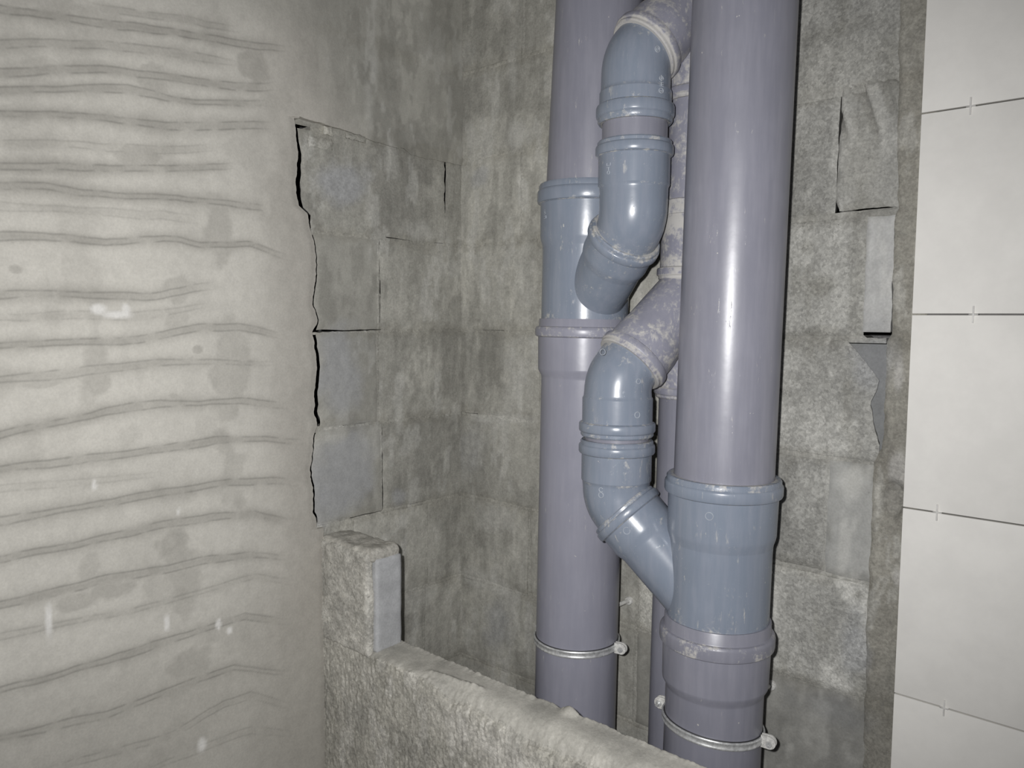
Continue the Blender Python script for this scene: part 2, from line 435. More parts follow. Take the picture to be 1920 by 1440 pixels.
for k, js in left_courses.items():
    for i in range(1, len(js)-1):
        u = js[i]; w = {1: 0.0022, 2: 0.0008, 4: 0.0009}.get(k, 0.0)
        def ur(t, u=u, w=w, k=k):
            open_ = sstep(0.35, 0.5, t) if k == 1 else np.ones_like(t)
            g = w*open_*(0.3+1.4*vnoise(t*26, t*0+k, 650+k))
            return u+GAP*0.7 + np.where(g > 0.0003, -g, 0.002)
        slab('mortar_joint', W_left, wob(u-GAP-0.002, 0.0005, 4, k+40), ur, zj(k)+0.004, zj(k-1)-0.004 if k != 1 else zj(0)-0.012, 0.04,
             relief(600+k, -0.0003, 0.0008, 0.0006), wall_colour('L', 1.02), M['mortar'], wall_left, cell=0.004, rnd=0.0006, under=0.0)

slab('mortar_joint', W_left, -0.42, -0.322, 0.99, 1.073, 0.04, relief(590, 0.003, 0.003, 0.001), wall_colour('L', 1.1), M['mortar'], wall_left, cell=0.005, rnd=0.002, under=0.0)
# ---- the trowelled plaster: one continuous relief with its grooves and damp stains
LINES = [[(190,15),(340,35),(450,55)], [(0,15),(100,30),(220,45),(330,62),(450,80),(540,92)], [(0,85),(100,80),(190,85),(240,90),(320,100),(440,118)],
 [(0,135),(100,130),(190,128),(260,138),(350,150),(440,162),(520,165)], [(0,170),(120,165),(240,168),(300,180),(370,190),(500,193)],
 [(0,212),(80,213),(200,222),(300,235),(400,237),(510,236)], [(0,268),(100,268),(200,275),(300,282),(400,278)], [(0,310),(120,310),(210,318),(320,315),(440,310)],
 [(0,350),(80,348),(150,360),(240,368),(330,370),(400,378),(510,392)], [(0,388),(120,393),(200,400),(300,403),(370,413)],
 [(0,443),(120,443),(200,453),(310,447),(380,460),(470,458),(540,482)], [(0,552),(100,548),(200,556),(290,555),(360,540),(400,535)],
 [(0,595),(150,592),(250,593),(330,582),(400,570)], [(0,648),(120,642),(230,640),(320,625),(390,613),(450,614),(530,630)],
 [(0,712),(100,703),(200,690),(300,680),(400,678),(510,682)], [(0,815),(100,795),(200,772),(300,757),(380,755),(450,752),(540,760)],
 [(0,880),(100,870),(200,856),(300,842),(400,828),(500,822),(570,828)], [(0,918),(150,905),(300,890)],
 [(0,977),(100,960),(200,943),(300,925),(400,908),(500,900),(560,905)], [(0,1050),(100,1030),(200,1008),(300,985),(400,970),(480,962),(550,980)],
 [(0,1135),(100,1110),(200,1085),(300,1070),(400,1048),(470,1040),(540,1045)], [(0,1195),(120,1170),(250,1145),(350,1120),(430,1095),(480,1082),(550,1092)],
 [(0,1295),(100,1268),(200,1240),(300,1208),(400,1175),(460,1155),(540,1165)], [(0,1385),(100,1362),(200,1342),(280,1310),(380,1270),(440,1250),(540,1265)],
 [(100,1440),(220,1410),(330,1375),(420,1320),(470,1305),(550,1325)], [(290,1440),(400,1395),(470,1370),(560,1375)]]
FAINT = {0: .6, 2: .8, 6: .55, 9: .45, 12: .5, 17: .4, 14: .8, 21: .6, 24: .7, 25: .5}
DAMP = [(480,120,30,45,1), (130,25,130,25,.7), (290,155,28,30,.8), (410,430,28,65,.8), (262,300,45,26,.8), (330,540,34,30,.7), (180,700,26,50,.8),
        (430,690,34,90,.7), (320,1030,38,50,.9), (355,1090,34,70,.8), (200,1105,45,22,.9), (355,1250,45,35,.9), (30,505,22,14,.9), (140,1335,10,9,.9),
        (350,1375,70,40,.5), (460,1150,60,80,.4), (570,1050,45,220,.45), (580,1250,50,160,.5), (165,740,18,45,.5), (325,745,14,12,.8), (60,130,40,30,.4),
        (200,60,60,30,.5), (440,900,24,60,.6), (420,830,20,30,.6), (160,900,14,20,.5), (370,655,9,9,.9), (140,1130,40,16,.8), (560,820,18,120,.5), (540,700,30,200,.35),
        (85,715,60,12,.6), (390,1195,30,20,.5), (530,560,35,100,.3), (170,1070,18,35,.6), (300,1090,30,30,.5), (330,600,24,30,.6), (530,420,30,160,.3)]
PLAST = np.array((0.555, 0.538, 0.488)); PDAMP = np.array((0.350, 0.337, 0.303))
PDARK = np.array((0.16, 0.155, 0.14))
lines_w = [pxpoly(l, 'L', PT) for l in LINES]
damp_w = []
for (x, y, rx, ry, a) in DAMP:
    c = onX(x, y, PT); dx = abs(onX(x+rx, y, PT)[1]-c[1]); dy = abs(onX(x, y+ry, PT)[2]-c[2])
    damp_w.append((c[1], c[2], dx, dy, a))
def plaster_fields(U, V):
    dark = np.zeros_like(U); soft = np.zeros_like(U); groove = np.zeros_like(U)
    for i, L in enumerate(lines_w):
        if len(L) < 2: continue
        o = np.argsort(L[:, 0]); lu, lv = L[o, 0], L[o, 1]
        zc = np.interp(U, lu, lv) + 0.003*2*(fbm(U*16, U*0+i, 200+i, 3)-0.5)
        ends = sstep(lu[0]-0.05, lu[0]+0.03, U)*(1-sstep(lu[-1]-0.05, lu[-1]+0.015, U))
        if lu[0] < -0.93: ends = np.where(U < lu[0]+0.05, 1.0, ends)
        amp = FAINT.get(i, 1.0)*ends
        d = V-zc
        split = 0.0035+0.0035*vnoise(U*9+i*5, U*0+3, 300+i)
        wid = 0.0015
        brk1 = sstep(0.18, 0.50, fbm(U*40, V*0+i, 320+i, 3)); brk2 = sstep(0.25, 0.55, fbm(U*40, V*0+i+50, 340+i, 3))
        l1 = np.exp(-((d-split)/wid)**2)*brk1; l2 = np.exp(-((d+split)/wid)**2)*brk2
        dark = np.maximum(dark, amp*np.maximum(l1, l2))
        sw = 0.007+0.010*fbm(U*7, U*0+i, 360+i, 2)
        soft = np.maximum(soft, amp*np.exp(-(d/sw)**2)*(0.5+0.7*fbm(U*12, V*12, 380+i, 3)))
        groove = groove + amp*(np.exp(-(d/0.006)**2)*0.7 - 0.4*np.exp(-((d-0.013)/0.007)**2))
    dm = np.zeros_like(U)
    for q, (cu, cv, ru, rv, a) in enumerate(damp_w):
        near = (np.abs(U-cu) < ru*2.2) & (np.abs(V-cv) < rv*2.2)
        if near.any():
            d = np.sqrt(((U-cu)/ru)**2 + ((V-cv)/rv)**2) + (fbm(U*28, V*28, 400+q, 4)-0.5)*1.2
            dm = np.maximum(dm, a*(1-sstep(0.72, 1.12, d)))
    return dark, soft, dm, groove
def plaster_col(U, V):
    dark, soft, dm, g = plaster_fields(U, V)
    n = fbm(U*9, V*6, 21, 5, 0.55)
    C = PLAST*(1+(n-0.5)*0.20)[..., None]
    damp = np.clip(np.maximum(soft*0.95, dm*0.78) + sstep(0.56, 0.70, fbm(U*14, V*10, 23, 4))*0.25, 0, 1)
    C = blend(C, damp, PDAMP, 0.85)
    # towards the broken edge and the low wall the coat is a browner, still damp mix
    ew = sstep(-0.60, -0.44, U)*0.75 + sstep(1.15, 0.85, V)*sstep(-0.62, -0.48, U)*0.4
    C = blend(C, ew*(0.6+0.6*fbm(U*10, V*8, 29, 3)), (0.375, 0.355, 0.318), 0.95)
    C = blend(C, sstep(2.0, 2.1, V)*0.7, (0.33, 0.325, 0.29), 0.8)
    C = blend(C, sstep(1.02, 0.80, V + 0.12*(fbm(U*6, V*6, 30, 4)-0.5)), (0.40, 0.385, 0.345), 0.6)  # low band: brownish damp, plus vignette darkening painted into the colour
    C = blend(C, dark, PDARK, 0.44)
    for x, y, rx, ry in ((182, 580, 14, 9), (215, 590, 24, 8), (238, 580, 8, 12), (92, 1170, 5, 30), (177, 910, 4, 12), (335, 958, 3, 8), (313, 1168, 4, 14), (410, 1170, 4, 8), (430, 1182, 5, 7), (378, 1395, 8, 12)):
        c = onX(x, y, PT); ru = abs(onX(x+rx, y, PT)[1]-c[1]); rv = abs(onX(x, y+ry, PT)[2]-c[2])
        C = blend(C, patch(U, V, c[1], c[2], ru, rv, int(x)), (0.80, 0.79, 0.76), 0.75)
    return np.clip(C, 0.03, 0.9)
def plaster_base(U, V): return PT + 0.0012*2*(fbm(U*4, V*4, 31, 3)-0.5) + 0.0005*(fbm(U*70, V*70, 33, 3)-0.5)
def plaster_h(U, V):
    dark, soft, dm, g = plaster_fields(U, V)
    edge = sstep(0.0, 0.022, edge_u(V)-U)
    edge = np.where(V > 1.886, 1.0, edge)
    return plaster_base(U, V) - 0.0003*g - 0.0005*dark - 0.003*(1-edge)**2
ZP0, ZP1 = 0.50, 2.20
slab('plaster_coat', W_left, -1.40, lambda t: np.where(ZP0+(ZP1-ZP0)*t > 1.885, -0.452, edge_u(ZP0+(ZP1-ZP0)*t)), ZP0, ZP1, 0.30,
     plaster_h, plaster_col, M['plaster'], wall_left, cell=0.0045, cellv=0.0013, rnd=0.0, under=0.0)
def far_h(U, V): return PT + 0.003*2*(fbm(U*4, V*4, 31, 3)-0.5)
def far_c(U, V):
    return np.clip(PLAST*(0.85+0.3*(fbm(U*7, V*28, 21, 5, 0.55)-0.3))[..., None], 0.03, 0.9)
slab('plaster_coat', W_left, -2.6, -1.40, 0.0, 2.62, 0.30, far_h, far_c, M['plaster'], wall_left, cell=0.02, rnd=0, under=0.0)
slab('plaster_coat', W_left, -1.40, -0.405, 0.0, ZP0, 0.30, far_h, far_c, M['plaster'], wall_left, cell=0.02, rnd=0, under=0.0)
slab('plaster_coat', W_left, -1.40, -0.452, ZP1, 2.62, 0.30, far_h, far_c, M['plaster'], wall_left, cell=0.02, rnd=0, under=0.0)
# coat that runs on over the blocks above the broken part, thinning towards the corner
def coat_h(U, V):
    k = sstep(-0.452, -0.26, U)
    return plaster_base(U, V) - PT*0.80*k + k*(0.0022*2*(fbm(U*8, V*8, 35, 4)-0.5) + 0.0008*(fbm(U*60, V*60, 36, 3)-0.5))
def coat_c(U, V):
    k = sstep(-0.46, -0.27, U + 0.06*(fbm(U*8, V*8, 41, 3)-0.5)*2)[..., None]
    a = plaster_col(np.minimum(U, -0.4535), V)*(0.9+0.2*fbm(U*9, V*9, 43, 4))[..., None]
    return np.clip(a*(1-k) + wall_colour('L', 1.0)(U, V)*k, 0.03, 0.9)
def coat_bottom(s):
    u = -0.452+0.452*s
    return np.interp(u, [-0.452, -0.30, -0.26, -0.18, -0.16, 0.0], [1.888, 1.882, 1.874, 1.872, 1.862, 1.862]) + 0.002*2*(fbm(u*60, u*0, 45, 3)-0.5)
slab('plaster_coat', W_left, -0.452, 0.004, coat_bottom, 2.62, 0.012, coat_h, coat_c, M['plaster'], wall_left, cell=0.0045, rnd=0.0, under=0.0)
# small rubble: broken mortar lumps under that coat
for i, (x, y, w, h, d, tn) in enumerate([(600, 268, .06, .022, .006, 1.1), (612, 246, .022, .016, .009, 1.5), (665, 258, .05, .012, .006, .95)]):
    p = onX(x, y)
    slab('mortar_lump', W_left, wob(p[1]-w/2, .004, 4, 700+i), wob(p[1]+w/2, .006, 4, 710+i), wob(p[2]-h/2, .003, 5, 720+i), wob(p[2]+h/2, .002, 5, 730+i), 0.03,
         relief(740+i, d, .002, .001), wall_colour('L', tn), M['mortar'], wall_left, cell=0.004, rnd=0.003, under=0.003)

# ------------------------------------------------------------------ back wall blocks
def bj(x, y): return float(onY(x, y)[0])
RE = bj(1645, 1000); RT1 = bj(1700, 200)
back_courses = {
    -3: [0.0, 0.2, 0.6, RT1], -2: [0.0, 0.39, 0.79, RT1], -1: [0.0, 0.19, 0.59, RT1], 0: [0.0, 0.39, 0.79, RT1],
    1: [0.0, 0.19, 0.59, bj(1572, 300)], 2: [0.0, 0.34, 0.62, bj(1628, 500)], 3: [0.0, 0.25, 0.58, None], 4: [0.0, 0.30, 0.60, bj(1550, 980), RE],
    5: [0.0, 0.22, bj(1195, 1150), RE], 6: [0.0, 0.30, bj(1190, 1280), RE], 7: [0.0, 0.19, 0.59, RE], 8: [0.0, 0.39, 0.79, RE], 9: [0.0, 0.19, 0.59, RE]}
brk = pxpoly([(1585, 632), (1605, 652), (1632, 685), (1650, 712), (1646, 735), (1636, 755), (1640, 790), (1652, 838)], 'B')
for k, js in back_courses.items():
    top, bot = zj(k-1)-GAP, zj(k)+GAP
    for i in range(len(js)-1):
        a, b = js[i], js[i+1]
        sd = 900+k*10+i
        ul = const(-0.02) if i == 0 else wob(a+GAP*0.7, 0.002, 5, sd)
        if b is None:
            def ur(t, top=top, bot=bot):
                z = bot+(top-bot)*t
                return np.interp(z, brk[::-1, 1], brk[::-1, 0]) + 0.002*2*(fbm(z*70, z*0, 91, 3)-0.5)
        else:
            ur = wob(b-GAP*0.7, 0.0025, 5, sd+1)
        right = js[i] > 0.5
        basel = rng.uniform(0.0, 0.004) if right else rng.uniform(-0.0008, 0.002)
        tint = rng.uniform(0.95, 1.06); basec = None
        if (k, i) == (3, 2): tint = 1.10; basel = 0.010
        if (k, i) == (4, 3): tint = 1.06; basel = 0.008; basec = (0.30, 0.30, 0.285)
        if (k, i) == (4, 2): tint = 0.86; basel = 0.001
        if (k, i) == (5, 2): tint = 1.30; basel = 0.006
        if (k, i) == (6, 2): tint = 0.84
        mat = M['block'] if right and (k, i) not in ((4, 3), (6, 2)) else (M['clean'] if right else M['smear'])
        slab('block', W_back, ul, ur, wob(bot, 0.0018, 5, sd+2), wob(top, 0.0018, 5, sd+3), 0.045,
             relief(sd, basel, 0.0022, 0.0011 if right else 0.0007), wall_colour('B', tint, basec), mat, wall_back, under=0.012,
             rnd=0.003 if right else 0.0012)
BC = {2: [(bj(905, 614), bj(946, 612), .0016, .0012), (bj(1622, 627), bj(1668, 627), .0016, .0014)], 3: [(bj(870, 775), bj(897, 777), .0014, .001)],
      4: [(bj(1548, 1085), bj(1642, 1106), .0022, .0026)], 1: []}
for k in range(-4, 9):
    bed(W_back, wall_back, 'B', k, -0.012, RT1 if k < 2 else RE, BC.get(k, []), 1200+k, -0.0008)
for k, js in back_courses.items():
    for i in range(1, len(js)-1):
        if js[i] is None: continue
        slab('mortar_joint', W_back, wob(js[i]-GAP-0.002, 0.0005, 4, k+70), wob(js[i]+GAP+0.002, 0.0005, 4, k+80), zj(k)+0.004, zj(k-1)-0.004, 0.04,
             relief(1300+k, -0.0001, 0.0008, 0.0006), wall_colour('B', 0.98), M['mortar'], wall_back, cell=0.005, rnd=0.0006, under=0.0)
# plaster slab with a rounded edge in the course beside the tiles, with drag marks down its top
def drag_h(U, V):
    g = vnoise((U+(V-1.8)*0.35)*85, V*3, 52)*sstep(1.73, 1.83, V)
    return 0.0035 + 0.003*(fbm(U*12, V*12, 51, 3)-0.5) - 0.006*g*sstep(0.45, 0.7, g) 
def drag_c(U, V):
    C = wall_colour('B', 0.97)(U, V)
    g = vnoise((U+(V-1.8)*0.35)*85, V*3, 52)*sstep(1.73, 1.83, V)
    C = blend(C, sstep(0.55, 0.75, g), (0.21, 0.205, 0.185), 0.55)      # groove shade painted in; the relief hardly shows under frontal light
    return blend(C, sstep(0.38, 0.30, g)*sstep(1.77, 1.83, V), PALE, 0.35)  # ridges between the grooves painted paler, as if catching light
slab('mortar_patch', W_back, lambda t: bj(1571, 300)+0.006*np.exp(-((t)/0.06)**2)+0.004*t + 0.0015*2*(fbm(t*9, t*0, 53, 3)-0.5), RE+0.035,
     wob(float(onY(1600, 394)[2]), 0.002, 5, 54), wob(float(onY(1600, 160)[2]), 0.006, 4, 55), 0.05, drag_h, drag_c, M['mortar'], wall_back, cell=0.003, rnd=0.0025, under=0.012)
slab('mortar_patch', W_back, bj(1572, 420), RE+0.03, zj(1)-0.012, wob(float(onY(1600, 395)[2]), 0.001, 6, 56), 0.05, relief(57, 0.0, 0.003, 0.0015), wall_colour('B', 0.9), M['mortar'], wall_back, cell=0.005, under=0.004)
# pale narrow block end standing proud
p0, p1 = onY(1628, 408), onY(1676, 622)
slab('block', W_back, wob(float(onY(1627, 500)[0]), 0.001, 4, 58), wob(float(onY(1679, 500)[0]), 0.003, 9, 59), float(onY(1650, 624)[2])+0.001, wob(float(onY(1650, 407)[2]), 0.001, 3, 60), 0.05,
     relief(61, 0.012, 0.001, 0.0008), wall_colour('B', 1.22, (0.335, 0.335, 0.325), 0.6), M['clean'], wall_back, cell=0.004, rnd=0.002, under=0.004)
# darker flat face behind the broken block corner
slab('block', W_back, bj(1570, 700), RE+0.006, zj(3)+0.004, zj(2)-0.008, 0.03, relief(62, -0.006, 0.001, 0.0006), wall_colour('B', 0.95, (0.205, 0.21, 0.21), 0.5), M['clean'], wall_back, under=0.002)
# mortar strip between the blocks and the tiles
TE = 1.012
def strip_h(U, V):
    pz = float(onY(1675, 945)[2])
    hole = patch(U, V, bj(1676, 950), pz, 0.014, 0.030, 66)
    return 0.012 + 0.005*(fbm(U*25, V*14, 63, 4)-0.5)*2 - hole*(0.010+0.012*fbm(U*140, V*140, 64, 2))
def strip_c(U, V):
    C = wall_colour('B', 1.0, (0.265, 0.255, 0.222), 0.8)(U, V)
    pz = float(onY(1675, 945)[2])
    C = blend(C, patch(U, V, bj(1676, 950), pz, 0.014, 0.030, 66), (0.22, 0.215, 0.2), 0.5)
    for x, y, ru, rv in ((1690, 880, .012, .03), (1640+50, 690, .006, .03), (1690, 1080, .01, .012)):
        C = blend(C, patch(U, V, bj(x, y), float(onY(x, y)[2]), ru, rv, x), (0.42, 0.41, 0.39), 0.6)
    return C
SP = pxpoly([(1690, 0), (1688, 200), (1690, 392), (1682, 405), (1678, 625), (1668, 640), (1658, 840), (1640, 860), (1638, 1000), (1631, 1105), (1622, 1440)], 'B')
slab('mortar_strip', W_back, lambda t: np.interp(2.62*t, SP[::-1, 1], SP[::-1, 0])+0.003*2*(fbm(t*90, t*0, 67, 4)-0.5), TE+0.02, 0.0, 2.62, 0.05, strip_h, strip_c, M['mortar'], wall_back, cell=0.004, rnd=0.003, under=0.006)
slab('tile_bed', W_back, TE+0.004, 2.4, 0.0, 2.62, 0.05, relief(68, 0.010, 0.0, 0.0), lambda U, V: np.full(U.shape+(3,), 0.17), M['grout'], wall_back, cell=0.1, rnd=0, under=0)
# tiles: 60 x 30 cm, dry joints
TZ0 = 1.81471; TP = 0.302
tile_mesh = None
for k in range(-2, 6):
    zt = TZ0-(k-1)*TP if k > -99 else 0
    z1, z0 = TZ0-(k-1)*TP-0.0012, TZ0-k*TP+0.0012
    z0 = max(z0, 0.004); z1 = min(z1, 2.615)
    if z1-z0 < 0.03: continue
    for c in range(3):
        x0 = TE+c*0.602; x1 = min(x0+0.600, 2.398)
        if x1-x0 < 0.05: continue
        o = bevel_box('tile', (x0, -0.0205, z0), (x1, -0.0105, z1), 0.0007, M['tile'], wall_back)
for k, (x, y) in enumerate(((1820, 200), (1825, 590), (1757, 962), (1770, 1332))):
    p = onY(x, y, -0.021); zz = TZ0-k*TP
    o = bevel_box('tile_spacer', (p[0]-0.0011, -0.0232, zz-0.0125), (p[0]+0.0011, -0.0206, zz+0.0125), 0.0004, M['spacer'], wall_back)
    v, f = box_vf((p[0]-0.006, -0.0225, zz-0.0009), (p[0]+0.006, -0.0135, zz+0.0009))
    n0 = len(o.data.vertices)
    make_mesh('tile_spacer', v, f, mat=M['spacer'], parent=o, smooth=None).name = 'spacer_arm'

# ------------------------------------------------------------------ low broken wall in front of the pipes
YF, YB = -0.41, -0.33
def low_wall():
    xs = np.linspace(0.002, 1.20, 560)
    ft = np.interp(xs, [0, .16, .30, .335, .39, .43, .47, .56, .62, .70, 1.2], [.842, .842, .845, .838, .822, .828, .826, .812, .815, .822, .825]) + 0.0035*2*(fbm(xs*70, xs*0, 71, 4)-0.5)
    setin = np.interp(xs, [0, .2, .33, .40, .6, 1.2], [.001, .001, .003, .006, .006, .004]) + 0.002*(fbm(xs*60, xs*0, 72, 4)-0.5)*2
    bt = 0.853 + 0.0030*2*(fbm(xs*85, xs*0, 73, 4, 0.65)-0.5)
    sect_n = (260, 8, 30, 6, 12)
    P = []; C = []
    for i, x in enumerate(xs):
        a = np.linspace(0.0, ft[i]-0.012, sect_n[0]); pf = [(YF, z) for z in a]
        b = [(YF+setin[i]*q, ft[i]-0.012+0.012*math.sin(q*math.pi/2)) for q in np.linspace(0.12, 1, sect_n[1])]
        y0 = YF+setin[i]
        c = [(y0+(YB-0.004-y0)*q, 0.851+(bt[i]-0.851)*q**9-(0.851-ft[i])*(1-q)**5) for q in np.linspace(0.05, 0.97, sect_n[2])]
        d = [(YB-0.004+0.004*math.sin(q), bt[i]-0.004+0.004*math.cos(q)) for q in np.linspace(0, math.pi/2, sect_n[3])]
        e = [(YB, z) for z in np.linspace(bt[i]-0.01, 0.0, sect_n[4])]
        P.append([(x, y, z) for y, z in pf+b+c+d+e])
    P = np.array(P); n = P.shape[1]
    X, Y, Z = P[..., 0], P[..., 1], P[..., 2]
    j = np.arange(n)
    nf, nb, nc = sect_n[0], sect_n[0]+sect_n[1], sect_n[0]+sect_n[1]+sect_n[2]
    fy = np.where(j < nb, -1.0, 0.0)[None, :]; fz = np.where((j >= nf) & (j < nc), 1.0, 0.0)[None, :]
    rough = 0.0012*2*(fbm(X*30, Z*14, 75, 3, 0.6)-0.5) + 0.0024*2*(fbm(X*190, Z*95, 76, 3, 0.6)-0.5)*(0.35+1.2*fbm(X*14, Z*9, 74, 3))
    P[..., 1] += fy*rough
    P[..., 2] += fz*(0.0008*2*(fbm(X*25, Y*25, 77, 3)-0.5))
    # lump of mortar left on the rear edge
    P[..., 2] += 0.010*np.exp(-((X-0.602)/0.011)**2-((Y+0.337)/0.009)**2)*np.where((j >= nf) & (j < nc+6), 1.0, 0.0)[None, :]
    P[..., 2] += fz*0.004*2*(fbm(X*110, Y*110, 70, 3, 0.6)-0.5)*sstep(-0.378, -0.405, Y)*sstep(.25, .35, X)
    # chipped ridge of broken mortar across the top
    ridge = np.exp(-((Y-(-0.385+0.12*(X-0.33)))/0.006)**2)*sstep(.30, .33, X)*(1-sstep(.42, .45, X))*fz
    P[..., 2] += 0.006*ridge*(0.4+fbm(X*120, Y*60, 78, 2))
    front = (j < nb)[None, :]*np.ones_like(X)
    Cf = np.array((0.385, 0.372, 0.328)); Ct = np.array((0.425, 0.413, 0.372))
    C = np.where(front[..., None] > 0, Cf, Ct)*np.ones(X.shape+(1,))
    C = C*(1+0.7*(fbm(X*16, Z*9+Y*16, 79, 5, 0.6)-0.5))[..., None]
    C = blend(C, front*sstep(0.50, 0.66, fbm(X*40, Z*20, 80, 4, 0.6)), (0.56, 0.545, 0.50), 0.6)
    C = blend(C, front*sstep(0.46, 0.34, fbm(X*22, Z*10, 81, 4, 0.6)), (0.25, 0.243, 0.217), 0.6)
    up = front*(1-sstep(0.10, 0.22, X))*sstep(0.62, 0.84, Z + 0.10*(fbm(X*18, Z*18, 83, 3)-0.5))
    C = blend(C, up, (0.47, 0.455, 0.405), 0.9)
    chip = sstep(.30, .42, X)*np.clip(1-np.abs(Z-(0.80-0.11*(X-0.3)))/0.05, 0, 1)*front
    C = blend(C, chip*(0.4+0.9*fbm(X*60, Z*40, 82, 3)), (0.62, 0.60, 0.55), 0.7)
    idx = np.arange(len(xs)*n).reshape(len(xs), n)
    f = np.stack([idx[:-1, :-1], idx[1:, :-1], idx[1:, 1:], idx[:-1, 1:]], -1).reshape(-1, 4)
    faces = [tuple(q) for q in f] + [tuple(idx[0, :]), tuple(idx[-1, ::-1])]
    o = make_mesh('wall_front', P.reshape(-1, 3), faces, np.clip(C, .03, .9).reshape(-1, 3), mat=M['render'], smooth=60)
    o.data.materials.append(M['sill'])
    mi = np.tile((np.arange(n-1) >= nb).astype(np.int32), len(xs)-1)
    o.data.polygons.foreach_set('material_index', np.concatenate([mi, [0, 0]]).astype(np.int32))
    return o
wall_front = structure(low_wall(), 'low broken-off partition wall with rough mortar top before the pipes', 'wall')
# the one half block still standing on it against the left wall
def rough_box(name, lo, hi, cell, rnd, amp, colr, mat, parent, seed):
    lo = np.array(lo); hi = np.array(hi); n = np.maximum(3, ((hi-lo)/cell).astype(int)+1)
    P = []; F = []; base = 0
    for ax in range(3):
        b, c = (ax+1) % 3, (ax+2) % 3
        for side in (0, 1):
            s = np.linspace(0, 1, n[b]); t = np.linspace(0, 1, n[c]); S, T = np.meshgrid(s, t, indexing='ij')
            Q = np.zeros(S.shape+(3,)); Q[..., ax] = hi[ax] if side else lo[ax]
            Q[..., b] = lo[b]+(hi[b]-lo[b])*S; Q[..., c] = lo[c]+(hi[c]-lo[c])*T
            idx = base+np.arange(S.size).reshape(S.shape); base += S.size
            q = np.stack([idx[:-1, :-1], idx[1:, :-1], idx[1:, 1:], idx[:-1, 1:]], -1).reshape(-1, 4)
            if not side: q = q[:, ::-1]
            P.append(Q.reshape(-1, 3)); F.append(q)
    P = np.concatenate(P); F = np.concatenate(F)
    inner = np.clip(P, lo+rnd, hi-rnd); d = P-inner; L = np.linalg.norm(d, axis=1, keepdims=True); nrm = d/np.maximum(L, 1e-9)
    P = inner+nrm*rnd
    w = (fbm(P[:, 0]*40+P[:, 1]*23, P[:, 2]*40+P[:, 1]*31, seed, 4)-0.5)*2*amp
    P = P+nrm*w[:, None]
    C = np.array(colr)*(1+0.5*(fbm(P[:, 0]*30+P[:, 1]*17, P[:, 2]*30+P[:, 1]*11, seed+3, 4)-0.5))[:, None]
    o = make_mesh(name, P, F, C, mat=mat, parent=parent, smooth=60)
    import bmesh
    bm = bmesh.new(); bm.from_mesh(o.data); bmesh.ops.remove_doubles(bm, verts=bm.verts, dist=1e-5); bm.to_mesh(o.data); bm.free()
    return o
rough_box('block', (0.002, -0.398, 0.846), (0.174, -0.334, 1.034), 0.006, 0.004, 0.0012, (0.40, 0.405, 0.41), M['clean'], wall_front, 84)
rough_box('plaster_coat', (0.0, -0.413, 0.836), (0.164, -0.394, 1.046), 0.003, 0.008, 0.0038, (0.45, 0.437, 0.395), M['render'], wall_front, 85)
rough_box('mortar_cap', (0.002, -0.408, 1.026), (0.170, -0.332, 1.052), 0.003, 0.010, 0.0045, (0.43, 0.415, 0.372), M['mortar'], wall_front, 86)

# ------------------------------------------------------------------ pipes and fittings
AX = {'L': ((.456, -.130, .7), (.4655, -.1195, 2.1)), 'R': ((.768, -.162, .7), (.788, -.155, 2.1)), 'LU': ((.4625, -.1215, 1.70), (.478, -.1170, 2.05)), 'T': ((.650, -.066, .7), (.666, -.066, 2.1))}
def axp(n, z):
    a, b = map(np.array, AX[n]); return a+(b-a)*(z-a[2])/(b[2]-a[2])
class Path:
    """P0 -> P -> P1 with a filleted bend, or straight P0 -> P1."""
    def __init__(s, pts, rb=0.07):
        pts = [np.array(p, float) for p in pts]
        s.seg = []
        if len(pts) == 2:
            d = pts[1]-pts[0]; L = np.linalg.norm(d); s.seg.append(('l', pts[0], d/L, L))
        else:
            a, p, b = pts; d0 = (p-a)/np.linalg.norm(p-a); d1 = (b-p)/np.linalg.norm(b-p)
            th = math.acos(np.clip(d0@d1, -1, 1)); t = rb*math.tan(th/2)
            s.seg.append(('l', a, d0, np.linalg.norm(p-a)-t))
            q = p-d0*t; nn = d1-d0*(d0@d1); nn /= np.linalg.norm(nn)
            s.seg.append(('a', q, d0, nn, rb, th, rb*th))
            s.seg.append(('l', p+d1*t, d1, np.linalg.norm(b-p)-t))
        s.L = sum(g[-1] for g in s.seg)
        s.corner = s.seg[0][-1]
        s.after = s.L - s.seg[-1][-1]
    def at(s, x):
        for g in s.seg:
            if x <= g[-1] or g is s.seg[-1]:
                if g[0] == 'l': return g[1]+g[2]*x, g[2]
                _, q, d0, nn, rb, th, L = g; a = x/rb
                return q + d0*rb*math.sin(a) + nn*rb*(1-math.cos(a)), d0*math.cos(a)+nn*math.sin(a)
            x -= g[-1]
